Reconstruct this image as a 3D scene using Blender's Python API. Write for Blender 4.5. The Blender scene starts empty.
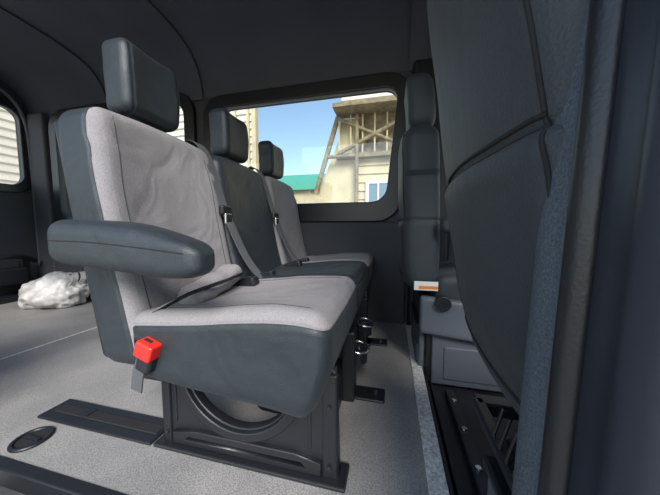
import bpy, bmesh, math, random
from mathutils import Vector, Matrix, noise
from mathutils.bvhtree import BVHTree
random.seed(4)
D=bpy.data; COL=bpy.context.scene.collection
bpy.context.scene.view_settings.view_transform='Standard'

# ------------------------------------------------------------ materials
def mat(name,col,rough=.6,metal=0,noise_scale=None,noise_amt=.15,bump=0,bump_scale=200,spec=.5,sheen=0,coat=0,wrinkle=0,wscale=7):
    m=D.materials.new(name); m.use_nodes=True; nt=m.node_tree; b=nt.nodes['Principled BSDF']
    b.inputs['Base Color'].default_value=(*col,1); b.inputs['Roughness'].default_value=rough
    b.inputs['Metallic'].default_value=metal; b.inputs['Specular IOR Level'].default_value=spec
    if sheen: b.inputs['Sheen Weight'].default_value=sheen; b.inputs['Sheen Roughness'].default_value=.5
    if coat: b.inputs['Coat Weight'].default_value=coat
    tc=nt.nodes.new('ShaderNodeTexCoord')
    if noise_scale:
        n=nt.nodes.new('ShaderNodeTexNoise'); n.inputs['Scale'].default_value=noise_scale; n.inputs['Detail'].default_value=4
        nt.links.new(tc.outputs['Object'],n.inputs['Vector'])
        r=nt.nodes.new('ShaderNodeValToRGB'); r.color_ramp.elements[0].position=.3; r.color_ramp.elements[1].position=.7
        r.color_ramp.elements[0].color=(*[c*(1-noise_amt) for c in col],1)
        r.color_ramp.elements[1].color=(*[min(1,c*(1+noise_amt)) for c in col],1)
        nt.links.new(n.outputs['Fac'],r.inputs['Fac']); nt.links.new(r.outputs['Color'],b.inputs['Base Color'])
    last=None
    if wrinkle:
        n3=nt.nodes.new('ShaderNodeTexNoise'); n3.inputs['Scale'].default_value=wscale; n3.inputs['Detail'].default_value=2
        n3.inputs['Distortion'].default_value=.8
        nt.links.new(tc.outputs['Object'],n3.inputs['Vector'])
        b3=nt.nodes.new('ShaderNodeBump'); b3.inputs['Strength'].default_value=wrinkle; b3.inputs['Distance'].default_value=.03
        nt.links.new(n3.outputs['Fac'],b3.inputs['Height']); last=b3
    if bump:
        n2=nt.nodes.new('ShaderNodeTexNoise'); n2.inputs['Scale'].default_value=bump_scale; n2.inputs['Detail'].default_value=2
        nt.links.new(tc.outputs['Object'],n2.inputs['Vector'])
        bp=nt.nodes.new('ShaderNodeBump'); bp.inputs['Strength'].default_value=bump; bp.inputs['Distance'].default_value=.002
        nt.links.new(n2.outputs['Fac'],bp.inputs['Height'])
        if last: nt.links.new(last.outputs['Normal'],bp.inputs['Normal'])
        last=bp
    if last: nt.links.new(last.outputs['Normal'],b.inputs['Normal'])
    return m
GRAY=mat('fabric_gray',(.235,.218,.222),.9,noise_scale=350,noise_amt=.16,bump=.5,bump_scale=450,spec=.2,sheen=.04,wrinkle=.4)
DARK=mat('fabric_charcoal',(.015,.021,.026),.48,noise_scale=60,noise_amt=.1,bump=.45,bump_scale=450,spec=.55,sheen=.03,wrinkle=.3)
DARK2=mat('fabric_front_seat',(.024,.030,.036),.6,noise_scale=350,noise_amt=.2,bump=.4,bump_scale=350,spec=.5,sheen=.04,wrinkle=.3,wscale=5)
SEAM=mat('seam_black',(.006,.007,.008),.8)
BLACK=mat('black_plastic',(.012,.013,.016),.38,bump=.2,bump_scale=300)
BLACKM=mat('black_matte',(.012,.012,.014),.8)
RUBBER=mat('rubber_mat',(.018,.019,.022),.45,noise_scale=14,noise_amt=.5,bump=.3,bump_scale=60)
GREYPL=mat('grey_plastic',(.085,.097,.118),.5,bump=.2,bump_scale=400)
TRIM=mat('trim_panel_dark',(.038,.040,.047),.7,bump=.3,bump_scale=300,noise_scale=5,noise_amt=.08)
HEAD=mat('headliner_dark',(.058,.063,.075),.85,bump=.3,bump_scale=300,noise_scale=3,noise_amt=.1)
BELT=mat('belt_webbing',(.085,.088,.095),.6,bump=.3,bump_scale=800)
RED=mat('red_plastic',(.70,.025,.015),.35)
CHROME=mat('chrome_steel',(.6,.6,.62),.25,1)
ALU=mat('aluminium_strip',(.62,.61,.57),.45,.1,noise_scale=120,noise_amt=.4)
LABELW=mat('label_white',(.75,.75,.72),.5)
LABELO=mat('label_orange',(.8,.25,.03),.5)
BODY=mat('pillar_paint_blue_grey',(.022,.027,.040),.42,bump=.1,bump_scale=100,spec=.5)
SEAL=mat('rubber_seal',(.060,.078,.098),.6,noise_scale=450,noise_amt=.45,bump=.5,bump_scale=400)
BAG=mat('bag_plastic_white',(.52,.50,.48),.4,noise_scale=9,noise_amt=.4)
CREAM=mat('siding_cream',(.50,.41,.26),.8,noise_scale=2,noise_amt=.15)
WHITEW=mat('siding_white',(.56,.53,.45),.8,noise_scale=2,noise_amt=.08)
RUST=mat('rusted_steel',(.22,.17,.10),.9,noise_scale=6,noise_amt=.35)
GREENR=mat('green_roof',(.08,.34,.24),.6)
CONC=mat('concrete_ground',(.42,.40,.37),.9,noise_scale=2,noise_amt=.15)
WINB=mat('window_blue',(.10,.16,.22),.2)

def floor_mat():
    m=D.materials.new('vinyl_speckled'); m.use_nodes=True; nt=m.node_tree; b=nt.nodes['Principled BSDF']
    b.inputs['Roughness'].default_value=.5
    tc=nt.nodes.new('ShaderNodeTexCoord')
    v=nt.nodes.new('ShaderNodeTexVoronoi'); v.inputs['Scale'].default_value=260
    n=nt.nodes.new('ShaderNodeTexNoise'); n.inputs['Scale'].default_value=4; n.inputs['Detail'].default_value=6; n.inputs['Roughness'].default_value=.6
    nt.links.new(tc.outputs['Object'],v.inputs['Vector']); nt.links.new(tc.outputs['Object'],n.inputs['Vector'])
    r=nt.nodes.new('ShaderNodeValToRGB'); r.color_ramp.elements[0].color=(.35,.335,.32,1); r.color_ramp.elements[1].color=(.20,.193,.186,1)
    r.color_ramp.elements[0].position=.15; r.color_ramp.elements[1].position=.75
    nt.links.new(v.outputs['Distance'],r.inputs['Fac'])
    r2=nt.nodes.new('ShaderNodeValToRGB'); r2.color_ramp.elements[0].color=(.85,.85,.85,1); r2.color_ramp.elements[1].color=(1.12,1.10,1.08,1)
    r2.color_ramp.elements[0].position=.35; r2.color_ramp.elements[1].position=.65
    nt.links.new(n.outputs['Fac'],r2.inputs['Fac'])
    mx=nt.nodes.new('ShaderNodeMix'); mx.data_type='RGBA'; mx.blend_type='MULTIPLY'; mx.inputs[0].default_value=1
    nt.links.new(r.outputs['Color'],mx.inputs[6]); nt.links.new(r2.outputs['Color'],mx.inputs[7])
    nt.links.new(mx.outputs[2],b.inputs['Base Color'])
    bp=nt.nodes.new('ShaderNodeBump'); bp.inputs['Strength'].default_value=.3; bp.inputs['Distance'].default_value=.001
    nt.links.new(v.outputs['Distance'],bp.inputs['Height']); nt.links.new(bp.outputs['Normal'],b.inputs['Normal'])
    return m
FLOOR=floor_mat()
def glass_mat():
    m=D.materials.new('window_glass'); m.use_nodes=True; nt=m.node_tree
    for n in list(nt.nodes): nt.nodes.remove(n)
    o=nt.nodes.new('ShaderNodeOutputMaterial'); t=nt.nodes.new('ShaderNodeBsdfTransparent'); g=nt.nodes.new('ShaderNodeBsdfGlossy')
    t.inputs['Color'].default_value=(.93,.96,.95,1); g.inputs['Roughness'].default_value=.02
    mx=nt.nodes.new('ShaderNodeMixShader'); mx.inputs[0].default_value=.04
    nt.links.new(t.outputs[0],mx.inputs[1]); nt.links.new(g.outputs[0],mx.inputs[2]); nt.links.new(mx.outputs[0],o.inputs['Surface'])
    return m
GLASS=glass_mat()

# ------------------------------------------------------------ helpers
def link(ob,parent=None,mats=()):
    COL.objects.link(ob)
    for m in mats: ob.data.materials.append(m)
    if parent: ob.parent=parent
    return ob
def empty(name,loc=(0,0,0)):
    e=D.objects.new(name,None); e.empty_display_size=.1; COL.objects.link(e); return e
def smooth(me,ang=None):
    for p in me.polygons: p.use_smooth=True
def box(name,lo,hi,m,parent=None,bev=.004,seg=2,rot=None):
    c=[(a+b)/2 for a,b in zip(lo,hi)]; s=[abs(b-a) for a,b in zip(lo,hi)]
    bm=bmesh.new(); bmesh.ops.create_cube(bm,size=1); bmesh.ops.scale(bm,vec=s,verts=bm.verts)
    if bev>0:
        bmesh.ops.bevel(bm,geom=list(bm.edges),offset=min(bev,min(s)*.45),segments=seg,affect='EDGES',profile=.5)
    me=D.meshes.new(name); bm.to_mesh(me); bm.free()
    ob=D.objects.new(name,me); link(ob,parent,[m]); ob.location=c
    if rot: ob.rotation_euler=rot
    return ob
def pad(name,c,h,r,parent,mats,matfn=None,deform=None,n=(14,14,14),seams=None,sd=.005,lean=0,rot=None):
    """rounded cushion: subdivided box wrapped to a rounded box, with sewn seam grooves and a deform"""
    seams=seams or {}
    axes=[]
    for a in range(3):
        k=n[a]; L=[-h[a]+2*h[a]*i/k for i in range(k+1)]
        for t in (.15,.35,.6,.85): L+= [h[a]-r*t,-h[a]+r*t]
        for s in seams.get(a,[]):
            L=[v for v in L if abs(v-s)>.008 or abs(abs(v)-h[a])<1e-6]+[s-.005,s,s+.005]
        axes.append(sorted(set(round(v,5) for v in L)))
    vid={}; verts=[]; faces=[]; fm=[]
    def V3(p):
        key=tuple(round(x,5) for x in p)
        if key in vid: return vid[key]
        inner=[max(-(h[i]-r),min(h[i]-r,p[i])) for i in range(3)]
        d=Vector([p[i]-inner[i] for i in range(3)]); nrm=d.normalized()
        q=Vector(inner)+nrm*r
        for a,ss in seams.items():
            for s in ss:
                if abs(p[a]-s)<1e-4: q-=nrm*sd
        if deform: q=Vector(deform(q,nrm))
        q.x-=lean*q.z
        verts.append(q); vid[key]=len(verts)-1
        return vid[key]
    for a in range(3):
        b,c2=[i for i in range(3) if i!=a]
        for sgn in (-1,1):
            for i in range(len(axes[b])-1):
                for j in range(len(axes[c2])-1):
                    quad=[]
                    for (u,v) in ((i,j),(i+1,j),(i+1,j+1),(i,j+1)):
                        p=[0,0,0]; p[a]=sgn*h[a]; p[b]=axes[b][u]; p[c2]=axes[c2][v]; quad.append(V3(p))
                    if (sgn>0)==(a==1): quad.reverse()
                    faces.append(quad)
                    cc=[0,0,0]; cc[a]=sgn*h[a]; cc[b]=(axes[b][i]+axes[b][i+1])/2; cc[c2]=(axes[c2][j]+axes[c2][j+1])/2
                    fm.append(matfn(a,sgn,cc) if matfn else 0)
    me=D.meshes.new(name); me.from_pydata([tuple(v) for v in verts],[],faces); me.update()
    ob=D.objects.new(name,me); link(ob,parent,mats)
    for p,k in zip(me.polygons,fm): p.material_index=k; p.use_smooth=True
    ob.location=c
    if rot: ob.rotation_euler=rot
    return ob
def tube(name,pts,r,m,parent=None,cyc=False,smoothc=True):
    cu=D.curves.new(name,'CURVE'); cu.dimensions='3D'; cu.bevel_depth=r; cu.bevel_resolution=3; cu.use_fill_caps=True
    if smoothc:
        sp=cu.splines.new('NURBS'); sp.points.add(len(pts)-1); sp.order_u=3; sp.use_endpoint_u=True
    else:
        sp=cu.splines.new('POLY'); sp.points.add(len(pts)-1)
    for p,q in zip(sp.points,pts): p.co=(*q,1)
    sp.use_cyclic_u=cyc
    ob=D.objects.new(name,cu); link(ob,parent,[m]); return ob
def crom(pts,k=8):
    P=[Vector(p) for p in pts]; P=[2*P[0]-P[1]]+P+[2*P[-1]-P[-2]]; out=[]
    for i in range(1,len(P)-2):
        for j in range(k):
            t=j/k; a,b,c,d=P[i-1:i+3]
            out.append(.5*((2*b)+(c-a)*t+(2*a-5*b+4*c-d)*t*t+(3*b-a-3*c+d)*t**3))
    out.append(P[-2]); return out
def ribbon(name,pts,w,m,parent=None,wd=(0,1,0),th=.0016):
    P=crom(pts); wd=Vector(wd).normalized(); bm=bmesh.new(); prev=None
    for i,p in enumerate(P):
        t=(P[min(i+1,len(P)-1)]-P[max(i-1,0)]).normalized()
        s=(wd-t*wd.dot(t)).normalized(); nn=t.cross(s)
        ring=[bm.verts.new(p+s*w/2*a+nn*th*b) for a,b in ((-1,-1),(1,-1),(1,1),(-1,1))]
        if prev:
            for k in range(4): bm.faces.new((prev[k],prev[(k+1)%4],ring[(k+1)%4],ring[k]))
        else: bm.faces.new(ring)
        prev=ring
    bm.faces.new(prev); bmesh.ops.recalc_face_normals(bm,faces=bm.faces)
    me=D.meshes.new(name); bm.to_mesh(me); bm.free()
    return link(D.objects.new(name,me),parent,[m])
def rrect(x0,z0,x1,z1,r,skew=0,k=6):
    out=[]
    for cx,cz,a0 in ((x1-r,z0+r,-90),(x1-r,z1-r,0),(x0+r,z1-r,90),(x0+r,z0+r,180)):
        for i in range(k+1):
            a=math.radians(a0+90*i/k); x=cx+r*math.cos(a); z=cz+r*math.sin(a)
            out.append((x+skew*(z-z0)*(1 if cx>(x0+x1)/2 else 0),z))
    return out
def sheet(name,outer,holes,th,m,loc,plane='XZ',parent=None,bev=0):
    cu=D.curves.new(name,'CURVE'); cu.dimensions='2D'; cu.fill_mode='BOTH'; cu.extrude=th/2; cu.bevel_depth=bev; cu.bevel_resolution=2
    for poly in [outer]+list(holes):
        sp=cu.splines.new('POLY'); sp.points.add(len(poly)-1); sp.use_cyclic_u=True
        for p,q in zip(sp.points,poly): p.co=(q[0],q[1],0,1)
    tmp=D.objects.new('tmp',cu); COL.objects.link(tmp)
    bpy.context.view_layer.update()
    me=D.meshes.new_from_object(tmp.evaluated_get(bpy.context.evaluated_depsgraph_get())); me.name=name
    D.objects.remove(tmp)
    ob=D.objects.new(name,me); me.materials.clear(); link(ob,parent,[m]); ob.location=loc
    ob.rotation_euler={'XZ':(math.pi/2,0,0),'YZ':(math.pi/2,0,math.pi/2),'XY':(0,0,0)}[plane]
    return ob
def extr(name,prof,x0,x1,m,parent=None,nx=1,sm=True):
    vs=[];fs=[];n=len(prof)
    for i in range(nx+1):
        x=x0+(x1-x0)*i/nx
        vs+=[(x,y,z) for y,z in prof]
    for i in range(nx):
        for j in range(n-1): fs.append((i*n+j,i*n+j+1,(i+1)*n+j+1,(i+1)*n+j))
    me=D.meshes.new(name); me.from_pydata(vs,[],fs)
    if sm: smooth(me)
    ob=D.objects.new(name,me); return link(ob,parent,[m])
def cyl(name,c,r,h,m,parent=None,rot=None,seg=32,bev=.002):
    bm=bmesh.new(); bmesh.ops.create_cone(bm,cap_ends=True,segments=seg,radius1=r,radius2=r,depth=h)
    me=D.meshes.new(name); bm.to_mesh(me); bm.free()
    ob=D.objects.new(name,me); link(ob,parent,[m]); ob.location=c
    if rot: ob.rotation_euler=rot
    b=ob.modifiers.new('b','BEVEL'); b.width=bev; b.segments=2; b.limit_method='ANGLE'
    return ob
def torus(name,c,R,r,m,parent=None,rot=(0,0,0),sx=1):
    pts=[(R*math.cos(2*math.pi*i/24)*sx,R*math.sin(2*math.pi*i/24),0) for i in range(24)]
    ob=tube(name,pts,r,m,parent,cyc=True,smoothc=False); ob.location=c; ob.rotation_euler=rot; return ob
def stitch(name,target,pl,r,m,parent,axis=0,side=-1):
    """piping laid on a surface of target by casting along an axis; pl = points in the other two axes"""
    me=target.data; bv=BVHTree.FromPolygons([v.co for v in me.vertices],[p.vertices for p in me.polygons])
    pts=[]; o=[i for i in range(3) if i!=axis]
    for (_,u,v) in crom([(0,*p) for p in pl],8):
        s=[0,0,0]; s[o[0]]=u; s[o[1]]=v; s[axis]=side*3; d=[0,0,0]; d[axis]=-side
        h=bv.ray_cast(Vector(s),Vector(d))
        if h[0] is not None: pts.append(h[0]+target.location)
    return tube(name,pts,r,m,parent,smoothc=False)

# ------------------------------------------------------------ van shell
XR=-3.40; XF=1.7; YW=1.80
box('floor',(XR,.44,-.05),(.105,YW,0),FLOOR,bev=.002)
box('floor_cab',(.15,.10,-.13),(XF,YW,-.075),RUBBER,bev=.002)
box('step_tread',(-1.3,.05,-.26),(.12,.50,-.22),BLACK,bev=.004)
sheetp=[(XR,-.15),(XF,-.15),(XF,1.67),(XR,1.67)]
w1=rrect(-1.33,.82,-.04,1.57,.10,skew=0.10); w2=rrect(-3.04,.72,-1.62,1.66,.12)
w1o=rrect(-1.44,.70,.045,1.65,.15,skew=0.06); w2o=rrect(-3.12,.64,-1.54,1.72,.16)
wf=rrect(.42,.70,1.5,1.5,.1)
sheet('wall_driver_side',sheetp,[w1,w2,wf],.05,TRIM,(0,YW+.03,0))
sheet('window_1',w1o,[w1],.03,BLACK,(0,YW-.005,0),bev=.008)
sheet('window_2',w2o,[w2],.03,BLACK,(0,YW-.005,0),bev=.008)
for i,w in ((1,w1),(2,w2)):
    g=sheet('glass',w,[],.004,GLASS,(0,0,-.025)); g.parent=D.objects['window_%d'%i]; g.rotation_euler=(0,0,0)
rw=rrect(.98,1.04,1.72,1.74,.10); rwo=rrect(.92,.98,1.765,1.80,.13); rw2=rrect(.14,1.04,.84,1.74,.10)
sheet('wall_rear',[(-.02,-.15),(YW+.05,-.15),(YW+.05,2.1),(-.02,2.1)],[rw,rw2],.05,TRIM,(XR-.03,0,0),'YZ')
sheet('window_3',rwo,[rw],.03,BLACK,(XR,0,0),'YZ',bev=.008)
arch=[(.02,0)]+[(.02,1.5)]+[(.15,1.82)]+[(.4,1.93)]+[(1.35,1.93),(1.6,1.89),(1.74,1.74),(1.775,1.4),(1.775,0)]
tube('trim_rear_door',[(XR+.03,y,z) for y,z in arch],.018,GREYPL)
cp=[(YW+.0,1.66),(1.785,1.76),(1.74,1.87),(1.64,1.96),(1.45,2.01),(1.1,2.035),(.9,2.04),(.7,2.035),(.35,2.01),(.2,1.96),(.1,1.88),(.05,1.80)]
extr('ceiling',[tuple(p[1:]) for p in crom([(0,*p) for p in cp],4)],XR-.05,XF,HEAD)
for i,x in enumerate((-2.45,-1.50,.14)):
    pr=[(0,y*.985+.014,z-.010) for y,z in cp]
    ribbon('trim_%d'%(i+1),[(x,b,c) for a,b,c in pr[:-1]],.10,HEAD,wd=(1,0,0),th=.004)
sheet('wall_passenger_side',[(XR,-.3),(-1.28,-.3),(-1.28,1.82),(XR,1.82)],[rrect(-3.06,.72,-1.62,1.62,.12)],.05,TRIM,(0,.07,0))
sheet('wall_cab_side',[(.30,-.3),(XF,-.3),(XF,1.82),(.30,1.82)],[rrect(.5,.70,1.5,1.5,.1)],.05,TRIM,(0,.07,0))
sheet('wall_front',[(-.02,-.15),(YW+.05,-.15),(YW+.05,2.1),(-.02,2.1)],[rrect(.15,.75,1.7,1.6,.12)],.05,TRIM,(XF,0,0),'YZ')
box('trim_4',(-1.47,YW-.03,-.01),(.095,YW+.01,.69),TRIM,bev=.012)
box('trim_5',(-3.3,YW-.035,-.01),(-1.55,YW+.01,.62),TRIM,bev=.012)
box('trim_6',(.110,YW-.05,-.07),(.36,YW+.01,1.70),BLACK,bev=.03,seg=4)
box('trim_7',(-3.36,YW-.05,0),(-3.15,YW+.01,1.72),TRIM,bev=.02,seg=4)
box('trim_8',(.100,.44,-.02),(.148,YW-.06,.005),ALU,bev=.003)
for i,x in enumerate((.165,.180)):
    box('trim_%d'%(9+i),(x,.28,-.08),(x+.008,YW-.06,-.05),BLACK,bev=.003)
box('trim_12',(-1.877,.44,0),(-1.863,YW-.04,.0035),ALU,bev=.001)
box('trim_13',(XR,.415,-.05),(.095,.445,.004),BLACK,bev=.004)
box('trim_14',(.150,.45,-.08),(.157,YW-.06,-.0),BLACK,bev=.002)
fr=empty('cab_floor_rail')
box('rail',(.235,.56,-.075),(.275,1.15,-.045),BLACK,fr,.006)
for k in range(4):
    cyl('rail_bolt',(.255,.62+.15*k,-.043),.010,.010,CHROME,fr,seg=6)

# ------------------------------------------------------------ rear bench
bench=empty('triple_bench_seat')
CY=[.668,1.098,1.528]
def back_matfn(a,s,c):
    if a==0 and s>0: return 0
    if a==1: return 0 if c[0]>.036 else 1
    if a==2 and s>0: return 0 if c[0]>0.036 else 1
    return 1
def back_def(q,n):
    x,y,z=q
    if x>0: x+= .014*(abs(y)/.21)**3*(1 if z<.25 else .4) - .012*(1-abs(y)/.21)
    t=max(0,(z-.12)/.2); y*=1-.05*t*t
    x+= -.012*math.sin((z+.32)*4.5)
    if x>0: x+=.0045*noise.noise(Vector((y*9,z*9,1)))
    if z>.2: z-=.02*(abs(y)/.21)**2
    return x,y,z
def cush_def(q,n):
    x,y,z=q
    if z>0:
        z+= .026*(x/.25) +.010*(abs(y)/.21)**3 -.014*(1-(y/.21)**2)*(1-(x/.25)**2)
        z+= .005*noise.noise(Vector((x*10,y*10,3)))
        if x>.1: z-=.022*((x-.1)/.15)**2
    else:
        x-= .04*max(0,x/.25)*(-z/.1)
        z+=.025*max(0,-x/.25)-.030*max(0,x/.25)*(-z/.1)
    if x>.12: x+=.006*math.sin(max(0,(z+.1))*14)
    y+=.004*math.sin(x*14)*(1 if y<0 else 0)
    return x,y,z
def cush_matfn(a,s,c):
    if a==2 and s>0: return 0
    if a in (0,1): return 0 if c[2]>.066 and (a==1 or s>0) else 1
    return 1
for i,cy in enumerate(CY):
    main=DARK if i==1 else GRAY
    bkr=pad('backrest',(-.685,cy,.635),(.068,.213,.325),.040,bench,[main,DARK],back_matfn,back_def,n=(6,18,26),
        seams={0:[.036]},sd=.004,lean=.19)
    csh=pad('seat_cushion',(-.362,cy,.370),(.245,.213,.100),.038,bench,[main,DARK],cush_matfn,cush_def,n=(22,18,8),
        seams={2:[.066]},sd=.004)
    for sy in (-.165,.165):
        stitch('seam_line',bkr,[(sy,-.24),(sy,-.1),(sy,.1),(sy*.95,.29)],.0012,SEAM if i==1 else DARK,bench,side=1)
        stitch('seam_line',csh,[(-.16,sy),(0,sy),(.225,sy)],.0012,SEAM if i==1 else DARK,bench,axis=2,side=1)
    def hd(q,n):
        x,y,z=q
        t=(z+.11)/.22
        y*=1-.10*abs(t-.55)*1.3
        x+=-.014*(1-(y/.1)**2)*(1 if x>0 else 0)+ .012*math.sin(t*2.5)
        return x,y,z
    pad('headrest',(-.757,cy,1.074),(.053,.098,.104),.032,bench,[DARK],None,hd,n=(8,12,14),seams={1:[-.080,.080]},sd=.003,lean=.06)
    for dy in (-.05,.05):
        cyl('headrest_post',(-.755,cy+dy,.96),.006,.10,CHROME,bench,seg=12)
    pad('back_shell',(-.742,cy,.62),(.022,.20,.30),.018,bench,[BLACK],None,None,n=(2,8,8),lean=.19)
def roll(q,n):
    x,y,z=q; k=.002*math.sin(y*75+z*60)+.005*noise.noise(Vector((x*30,y*18,z*30)))
    return x+n.x*k,y,z+n.z*k+ .02*(y/.1)
pad('cover_roll',(-.530,.67,.478),(.038,.115,.030),.028,bench,[GRAY],None,roll,n=(4,34,4))
def arm_def(q,n):
    x,y,z=q; t=(x+.175)/.35
    up=1.0 if t<.5 else 1-.45*((t-.5)/.5)**1.5
    z=z*(up if z>0 else (.95 if t<.7 else .95-.35*((t-.7)/.3)**2))
    z-= .030*t
    y*=1-.25*max(0,t-.6)/.4
    z+=.008*math.sin(t*math.pi)*(1 if z>-.02 else .3)
    return x,y,z
am=pad('armrest',(-.495,.395,.622),(.175,.042,.046),.030,bench,[DARK],None,arm_def,n=(28,6,6))
stitch('armrest_seam',am,[(-.16,.004),(-.05,.002),(.06,-.006),(.15,-.016)],.0012,SEAM,bench,axis=1,side=-1)
cyl('armrest_pivot',(-.655,.44,.60),.035,.05,BLACK,bench,rot=(math.pi/2,0,0))
box('buckle_body',(-.548,.432,.325),(-.508,.458,.40),BLACK,bench,.008,3,rot=(0,.35,0))
box('buckle_button',(-.545,.424,.362),(-.500,.456,.400),RED,bench,.005,3,rot=(0,.35,0))
box('buckle_slot',(-.531,.437,.398),(-.511,.445,.402),BLACKM,bench,.001,rot=(0,.35,0))
ribbon('buckle_strap',[(-.575,.45,.27),(-.56,.446,.32),(-.54,.444,.36)],.03,BELT,bench,wd=(1,0,0))
ribbon('shoulder_belt',[(-.775,.845,.93),(-.745,.85,.975),(-.69,.855,.93),(-.625,.87,.72),(-.56,.89,.55),(-.50,.905,.462),(-.46,.92,.455)],.046,BELT,bench)
ribbon('shoulder_belt',[(-.775,1.275,.93),(-.745,1.28,.975),(-.69,1.285,.93),(-.625,1.30,.72),(-.56,1.32,.55),(-.50,1.335,.462),(-.46,1.35,.455)],.046,BELT,bench)
for y in (.868,1.298):
    box('belt_tongue',(-.632,y-.03,.70),(-.612,y+.03,.735),BLACK,bench,.006)
    box('belt_plate',(-.615,y-.02,.665),(-.607,y+.02,.705),CHROME,bench,.003)
for y in (.79,.93,1.24,1.36):
    box('buckle_body',(-.54,y-.02,.44),(-.45,y+.02,.475),BLACK,bench,.008,3,rot=(0,-.25,0))
ribbon('lap_belt',[(-.54,.82,.46),(-.490,.77,.495),(-.480,.66,.493),(-.50,.54,.482),(-.545,.475,.45)],.022,BLACK,bench,wd=(.6,0,.5))
def ell(cx,cz,rx,rz,k=20): return [(cx+rx*math.cos(math.pi+math.pi*i/k),cz+rz*math.sin(math.pi+math.pi*i/k)) for i in range(k+1)]
def leg(y,first):
    o=[(-.655,0.0),(-.125,0.0),(-.135,.29),(-.665,.30)]
    sheet('pedestal_plate',o,[ell(-.41,.265,.175,.180)],.02,BLACK,(0,y,0),parent=bench,bev=.004)
    sheet('pedestal_rim',ell(-.41,.266,.20,.205)+[(-.21,.285),(-.61,.285)],[ell(-.41,.265,.18,.185)],.030,BLACK,(0,y-.008,0),parent=bench,bev=.004)
    if first:
        sheet('pedestal_panel',[(-.62,.016),(-.17,.016),(-.17,.045),(-.24,.058),(-.54,.058),(-.62,.045)],[[(-.59,.024),(-.20,.024),(-.22,.042),(-.57,.042)]],.02,BLACK,(0,y-.015,0),parent=bench,bev=.003)
        box('pedestal_rib',(-.205,y-.018,.07),(-.195,y-.004,.26),BLACK,bench,.004)
        box('pedestal_rib',(-.625,y-.018,.07),(-.615,y-.004,.26),BLACK,bench,.004)
        box('pedestal_post',(-.165,y-.022,.0),(-.125,y,.285),BLACK,bench,.006)
        box('pedestal_post',(-.665,y-.022,.0),(-.635,y,.29),BLACK,bench,.006)
        for xx in (-.645,-.145):
            for zz in (.04,.2): cyl('pedestal_bolt',(xx,y-.026,zz),.006,.008,BLACKM,bench,rot=(math.pi/2,0,0),seg=6)
    box('pedestal_foot',(-.68,y-.045,0),(-.10,y+.03,.012),BLACK,bench,.004)
leg(.615,True); leg(1.42,False)
box('seat_frame',(-.62,.50,.262),(-.16,1.70,.285),BLACK,bench,.006)
pad('under_seat_motor',(-.33,.80,.15),(.10,.10,.10),.04,bench,[BLACK],n=(6,6,6))
cyl('frame_tube',(-.50,1.0,.20),.018,.8,BLACK,bench,rot=(math.pi/2,0,0))
cyl('frame_tube',(-.30,1.0,.24),.018,.8,BLACK,bench,rot=(math.pi/2,0,0))
box('inner_box',(-.30,.70,.0),(-.17,1.0,.12),BLACK,bench,.01)
for y in (.93,1.40):
    box('leg_post',(-.175,y-.03,0),(-.125,y+.04,.27),BLACK,bench,.008)
    box('leg_foot',(-.17,y-.01,0),(-.015,y+.07,.012),BLACK,bench,.006)
    cyl('foot_bolt',(-.05,y+.03,.015),.010,.008,CHROME,bench,seg=6)
for y,z in ((.97,.185),(1.20,.20)):
    torus('anchor_ring',(-.118,y,z),.038,.006,CHROME,bench,rot=(.15,.2,0))
    cyl('anchor_cup',(-.118,y,z-.03),.033,.05,BLACK,bench)
    box('anchor_arm',(-.165,y-.012,z-.03),(-.14,y+.012,.27),BLACK,bench,.004)

tp=empty('floor_track_cover')
box('plate',(-1.17,.57,0),(-.69,.665,.010),BLACK,tp,.004)
box('plate_ridge',(-1.14,.60,.008),(-.70,.635,.014),BLACKM,tp,.003)
box('plate_clip',(-1.03,.60,.012),(-.99,.635,.018),BLACK,tp,.003)
fa=empty('floor_anchor_recess')
torus('rim',(-1.065,.505,.003),.043,.006,BLACK,fa)
cyl('cup',(-1.065,.505,.001),.040,.004,BLACKM,fa)
box('bar',(-1.095,.499,.002),(-1.035,.511,.010),BLACK,fa,.003)

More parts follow.
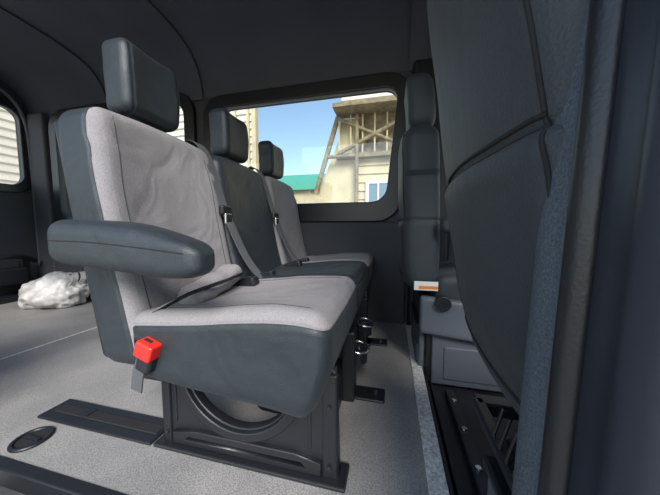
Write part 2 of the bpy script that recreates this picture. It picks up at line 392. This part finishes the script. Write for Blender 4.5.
# ------------------------------------------------------------ front seats
def front_seat(cy,x0,top,lean,nm='front_seat',near=True,hrz=.16):
    e=empty(nm)
    hz=(top-.36)/2; cz=(top+.36)/2
    def dfm(q,n):
        x,y,z=q; t=(z+hz)/(2*hz)
        w=1-.10*max(0,t-.6)/.4-.06*max(0,.3-t)/.3
        y*=w
        if x<0: x+= -.022*(1-(y/.22)**2) + .02*max(0,(t-.82)/.18)**2 + .02*max(0,(.18-t)/.18)
        else: x+=.02*(abs(y)/.22)**3
        if x<0 and z<-.06: x-=.007*min(1,(-.06-z)/.012)
        z-=.03*(y/.22)**2*(1 if t>.7 else 0)
        x+=.004*noise.noise(Vector((y*8,z*8,cy)))
        return x,y,z
    bk=pad('backrest',(x0+.07,cy,cz),(.07,.222,hz),.055,e,[DARK2],None,dfm,n=(6,20,36),seams={2:[-.06]},sd=.005,lean=lean)
    stitch('seam_piping',bk,[(.208,-.075),(.18,-.064),(.10,-.055),(0,-.052),(-.10,-.052),(-.19,-.052)],.0028,SEAM,e)
    stitch('seam_piping',bk,[(.18,-.075),(.10,-.066),(0,-.063),(-.10,-.063),(-.19,-.063)],.0015,SEAM,e)
    stitch('seam_piping',bk,[(-.188,-.055),(-.192,-.12),(-.185,-.25),(-.17,-hz+.06)],.0025,SEAM,e)
    stitch('seam_piping',bk,[(-.188,-.05),(-.180,.10),(-.165,.25),(-.15,hz-.05)],.0025,SEAM,e)
    stitch('seam_piping',bk,[(.188,-.07),(.17,-.25),(.16,-hz+.08)],.0015,SEAM,e)
    stitch('seam_piping',bk,[(.20,-hz+.10),(.1,-hz+.075),(0,-hz+.07),(-.1,-hz+.07),(-.18,-hz+.075)],.0035,SEAM,e)
    xt=x0+.07-lean*hz
    def hd(q,n):
        x,y,z=q; y*=1-.12*abs(z/.13)**2; x+=.01*math.cos(z*10); return x,y,z
    pad('headrest',(xt-.0,cy,top+hrz),(.062,.135,.13),.05,e,[DARK2],None,hd,n=(6,12,12),lean=.08)
    for dy in (-.06,.06): cyl('headrest_post',(xt,cy+dy,top+.02),.007,.1,CHROME,e,seg=12)
    def cd(q,n):
        x,y,z=q
        if z>0: z+=.03*(x/.27)+.015*(abs(y)/.22)**3
        return x,y,z
    pad('seat_cushion',(x0+.42,cy,.38),(.29,.235,.085),.05,e,[DARK2],None,cd,n=(14,12,6),seams={1:[-.19,.19]},sd=.003)
    pad('side_cover',(x0+.28,cy-.235,.25),(.21,.02,.085),.018,e,[GREYPL],None,lambda q,n:(q[0],q[1],q[2]-.1*q[0]),n=(10,2,6))
    cyl('recliner_knob',(x0+.16,cy-.262,.33),.032,.03,BLACK,e,rot=(math.pi/2,0,0))
    b0,b1=(cy-.19,cy+.10) if near else (cy-.20,cy+.20)
    box('pedestal',(x0+.10,b0,-.075),(x0+.60,b1,.24),BLACK,e,.02,3)
    box('pedestal_panel',(x0+.13,b0-.012,-.06),(x0+.56,b0+.005,.17),GREYPL,e,.012,3)
    box('pedestal_panel',(x0+.18,b0-.018,-.03),(x0+.50,b0-.005,.12),GREYPL,e,.008,3)
    box('rear_panel',(x0+.075,b0+.01,-.07),(x0+.102,b1-.01,.20),GREYPL,e,.014,3)
    box('rear_panel',(x0+.068,b0+.04,-.04),(x0+.080,b1-.04,.10),GREYPL,e,.008,3)
    box('rear_panel_lip',(x0+.062,b0+.02,.185),(x0+.10,b1-.02,.205),BLACK,e,.006,3)
    box('seat_rail',(x0+.08,cy-.215,.215),(x0+.66,cy-.175,.245),BLACK,e,.005)
    box('seat_rail',(x0+.08,cy+.175,.215),(x0+.66,cy+.215,.245),BLACK,e,.005)
    box('cross_bar',(x0+.075,cy-.20,.22),(x0+.10,cy+.20,.245),BLACK,e,.005)
    for k in range(9):
        yy=b0+.03+(b1-b0-.06)*k/8
        tube('suspension_spring',[(x0+.088,yy,.20),(x0+.080,yy+.006,.25),(x0+.092,yy,.31)],.0035,BLACK,e,smoothc=False)
    pad('armrest',(x0+.30,cy+(-.26 if not near else .26),.66),(.16,.035,.035),.03,e,[DARK2],None,None,n=(10,4,4))
    return e
fp=front_seat(.455,.12,1.24,.15)
fd=front_seat(1.41,.055,1.13,.03,near=False,hrz=.115)
box('label',(.10,1.178,.375),(.20,1.182,.415),LABELW,fd,.001)
box('label_band',(.12,1.176,.382),(.20,1.179,.396),LABELO,fd,.0005)

# ------------------------------------------------------------ near door pillar
pil=empty('trim_15')
def column(name,sec,dx,m,lo=-.2,hi=1.85):
    zs=[lo+(hi-lo)*i/24 for i in range(25)]
    vs=[];fs=[];n=len(sec)
    for z in zs: vs+=[(x+dx(z),y,z) for x,y in sec]
    for i in range(len(zs)-1):
        for j in range(n): fs.append((i*n+j,i*n+(j+1)%n,(i+1)*n+(j+1)%n,(i+1)*n+j))
    me=D.meshes.new(name); me.from_pydata(vs,[],fs); smooth(me)
    return link(D.objects.new(name,me),pil,[m])
dx=lambda z:-.022+.016*(min(max(z,0),1.4)-.45)/.5
def arcs(pts,k=5): return [(p[1],p[2]) for p in crom([(0,*p) for p in pts],k)]
column('inner_trim',arcs([(.180,.30),(.152,.285),(.146,.265),(.150,.245),(.156,.232),(.19,.23)]),dx,SEAL)
column('seal_lip',arcs([(.150,.236),(.143,.230),(.140,.222),(.144,.214),(.152,.21),(.16,.222)]),dx,BLACK)
column('pillar_body',arcs([(.20,.225),(.158,.218),(.150,.205),(.148,.185),(.142,.170),(.132,.160),(.132,.148),(.142,.13),(.18,.09),(.32,.04),(.32,.2)]),dx,BODY)

pad('overhead_console',(.30,1.25,1.86),(.14,.2,.07),.05,None,[BLACK],n=(6,6,4))

# ------------------------------------------------------------ bag and rear bracket
bm=bmesh.new(); bmesh.ops.create_icosphere(bm,subdivisions=5,radius=1)
for v in bm.verts:
    p=v.co.copy()
    k=1+.28*noise.noise(p*1.6+Vector((3,1,0)))+.14*(1-abs(noise.noise(p*4)))*1.0+.07*noise.noise(p*9)
    v.co=Vector((p.x*.225*k,p.y*.17*k,max(-.10,p.z*.145*k)))
me=D.meshes.new('plastic_bag'); bm.to_mesh(me); bm.free(); smooth(me)
bag=link(D.objects.new('plastic_bag',me),None,[BAG]); bag.location=(-2.76,1.54,.102)
for a in range(2):
    t=ribbon('bag_handle',[(.08,.02+a*.06,.10),(.15,.03+a*.06,.17),(.22,.0+a*.06,.13),(.20,-.03+a*.06,.05)],.04,BAG,None); t.parent=bag
fr=empty('folded_seat_frame')
box('base',(-3.36,1.30,0),(-3.22,1.70,.05),BLACK,fr,.01)
box('upright',(-3.35,1.34,.05),(-3.30,1.40,.36),BLACK,fr,.01)
box('upright',(-3.35,1.60,.05),(-3.30,1.66,.36),BLACK,fr,.01)
tube('bar',[(-3.31,1.30,.34),(-3.24,1.40,.40),(-3.24,1.60,.40),(-3.31,1.70,.34)],.02,BLACK,fr)
pad('pad',(-3.28,1.5,.22),(.04,.13,.08),.03,fr,[BLACK])

# ------------------------------------------------------------ outside
box('ground',(-45,-30,-.80),(30,60,-.70),CONC,bev=0)
def siding(name,x0,x1,y,z0,z1,m,parent,step=.22):
    n=int((z1-z0)/step); prof=[]
    for i in range(n):
        z=z0+i*step; prof+=[(y-.05,z),(y,z+step-.03),(y-.05,z+step)]
    return extr(name,prof,x0,x1,m,parent,sm=False)
barn=empty('barn')
siding('siding',-1.3,6,9.5,-.7,3.2,CREAM,barn,step=.3)
sheet('lean_to_wall',[(-2.75,-.7),(-1.2,-.7),(-1.2,4.6),(-1.9,4.6),(-1.95,3.9),(-2.7,2.1)],[],.08,CREAM,(0,9.55,0),parent=barn)
box('upper_wall',(-1.3,9.5,3.2),(6,9.6,4.7),RUST,barn,0)
box('eave',(-2.0,8.6,4.65),(6,9.6,4.78),RUST,barn,0)
siding('gable',-1.8,6,9.2,4.78,8,WHITEW,barn,step=.3)
tube('brace',[(-1.95,9.3,4.6),(-2.8,9.3,1.9)],.09,RUST,barn,smoothc=False)
tube('brace',[(-1.9,9.2,3.3),(.9,9.2,4.6)],.07,RUST,barn,smoothc=False)
tube('brace',[(-1.9,9.2,4.5),(.6,9.2,3.3)],.06,RUST,barn,smoothc=False)
tube('brace',[(-2.3,9.2,3.2),(-1.2,9.2,3.2)],.06,RUST,barn,smoothc=False)
tube('brace',[(-1.25,9.2,4.6),(-1.25,9.2,.0)],.07,RUST,barn,smoothc=False)
for k in range(8):
    x=-1.9+k*.42
    tube('post',[(x,9.25,3.2),(x,9.25,4.6)],.03,CREAM,barn,smoothc=False)
box('header_beam',(-2.0,9.2,3.15),(6,9.5,3.3),RUST,barn,0)
box('barn_window',(-.85,9.40,.9),(-.15,9.46,2.25),WINB,barn,.01)
sheet('window_frame',rrect(-.95,.8,-.05,2.35,.02),[rrect(-.83,.92,-.17,2.23,.02)],.06,WHITEW,(0,9.4,0),parent=barn)
box('mullion',(-.53,9.36,.9),(-.47,9.42,2.25),WHITEW,barn,0)
gb=empty('green_roof_building')
box('body',(-16,20,-.7),(-5.2,26,3.9),CREAM,gb,0)
extr('roof',[(19.6,3.7),(19.6,4.1),(23,5.6),(26.4,4.1)],-16.4,-5.0,GREENR,gb,sm=False)
lb=empty('siding_building')
siding('siding',-10.5,-4.65,8.2,-.7,6.2,WHITEW,lb,step=.25)
box('corner_post',(-4.7,8.1,-.7),(-4.55,8.3,6.2),CREAM,lb,0)
for k in range(3): box('window_trim',(-5.9+.5*k,8.1,-.7),(-5.8+.5*k,8.16,6.2),CREAM,lb,0)
rb=empty('warehouse')
o=siding('siding',-2,14,0,-.7,5,WHITEW,rb,step=.25); o.rotation_euler=(0,0,math.pi/2); o.location=(-11,0,0)

# ------------------------------------------------------------ light
w=D.worlds.new('World'); bpy.context.scene.world=w; w.use_nodes=True; nt=w.node_tree
bg=nt.nodes['Background']; sky=nt.nodes.new('ShaderNodeTexSky'); sky.sky_type='NISHITA'; sky.sun_disc=False
sky.sun_elevation=math.radians(40); sky.sun_rotation=math.radians(200); sky.air_density=1.2; sky.dust_density=.3
nt.links.new(sky.outputs[0],bg.inputs['Color']); bg.inputs['Strength'].default_value=.27
def sun(name,d,e,ang,col):
    l=D.lights.new(name,'SUN'); l.energy=e; l.angle=math.radians(ang); l.color=col
    o=D.objects.new(name,l); COL.objects.link(o); o.rotation_euler=Vector(d).to_track_quat('-Z','Y').to_euler(); return o
sun('sun',(-.32,.76,-.66),5.8,28,(1,.97,.93))

# ------------------------------------------------------------ camera
f=256.0; phi=math.atan(19.5/f); th=math.atan(62*math.cos(phi)/f)
V=Vector((-math.sin(th)*math.cos(phi),math.cos(th)*math.cos(phi),-math.sin(phi)))
R=Vector((math.cos(th),math.sin(th),0)); U=R.cross(V)
cd=D.cameras.new('camera'); cam=D.objects.new('camera',cd); COL.objects.link(cam)
cd.sensor_width=36; cd.lens=36*f/660; cd.clip_start=.01; cd.clip_end=200
M=Matrix((R,U,-V)).transposed().to_4x4(); M.translation=Vector((0,0,.65)); cam.matrix_world=M
bpy.context.scene.camera=cam
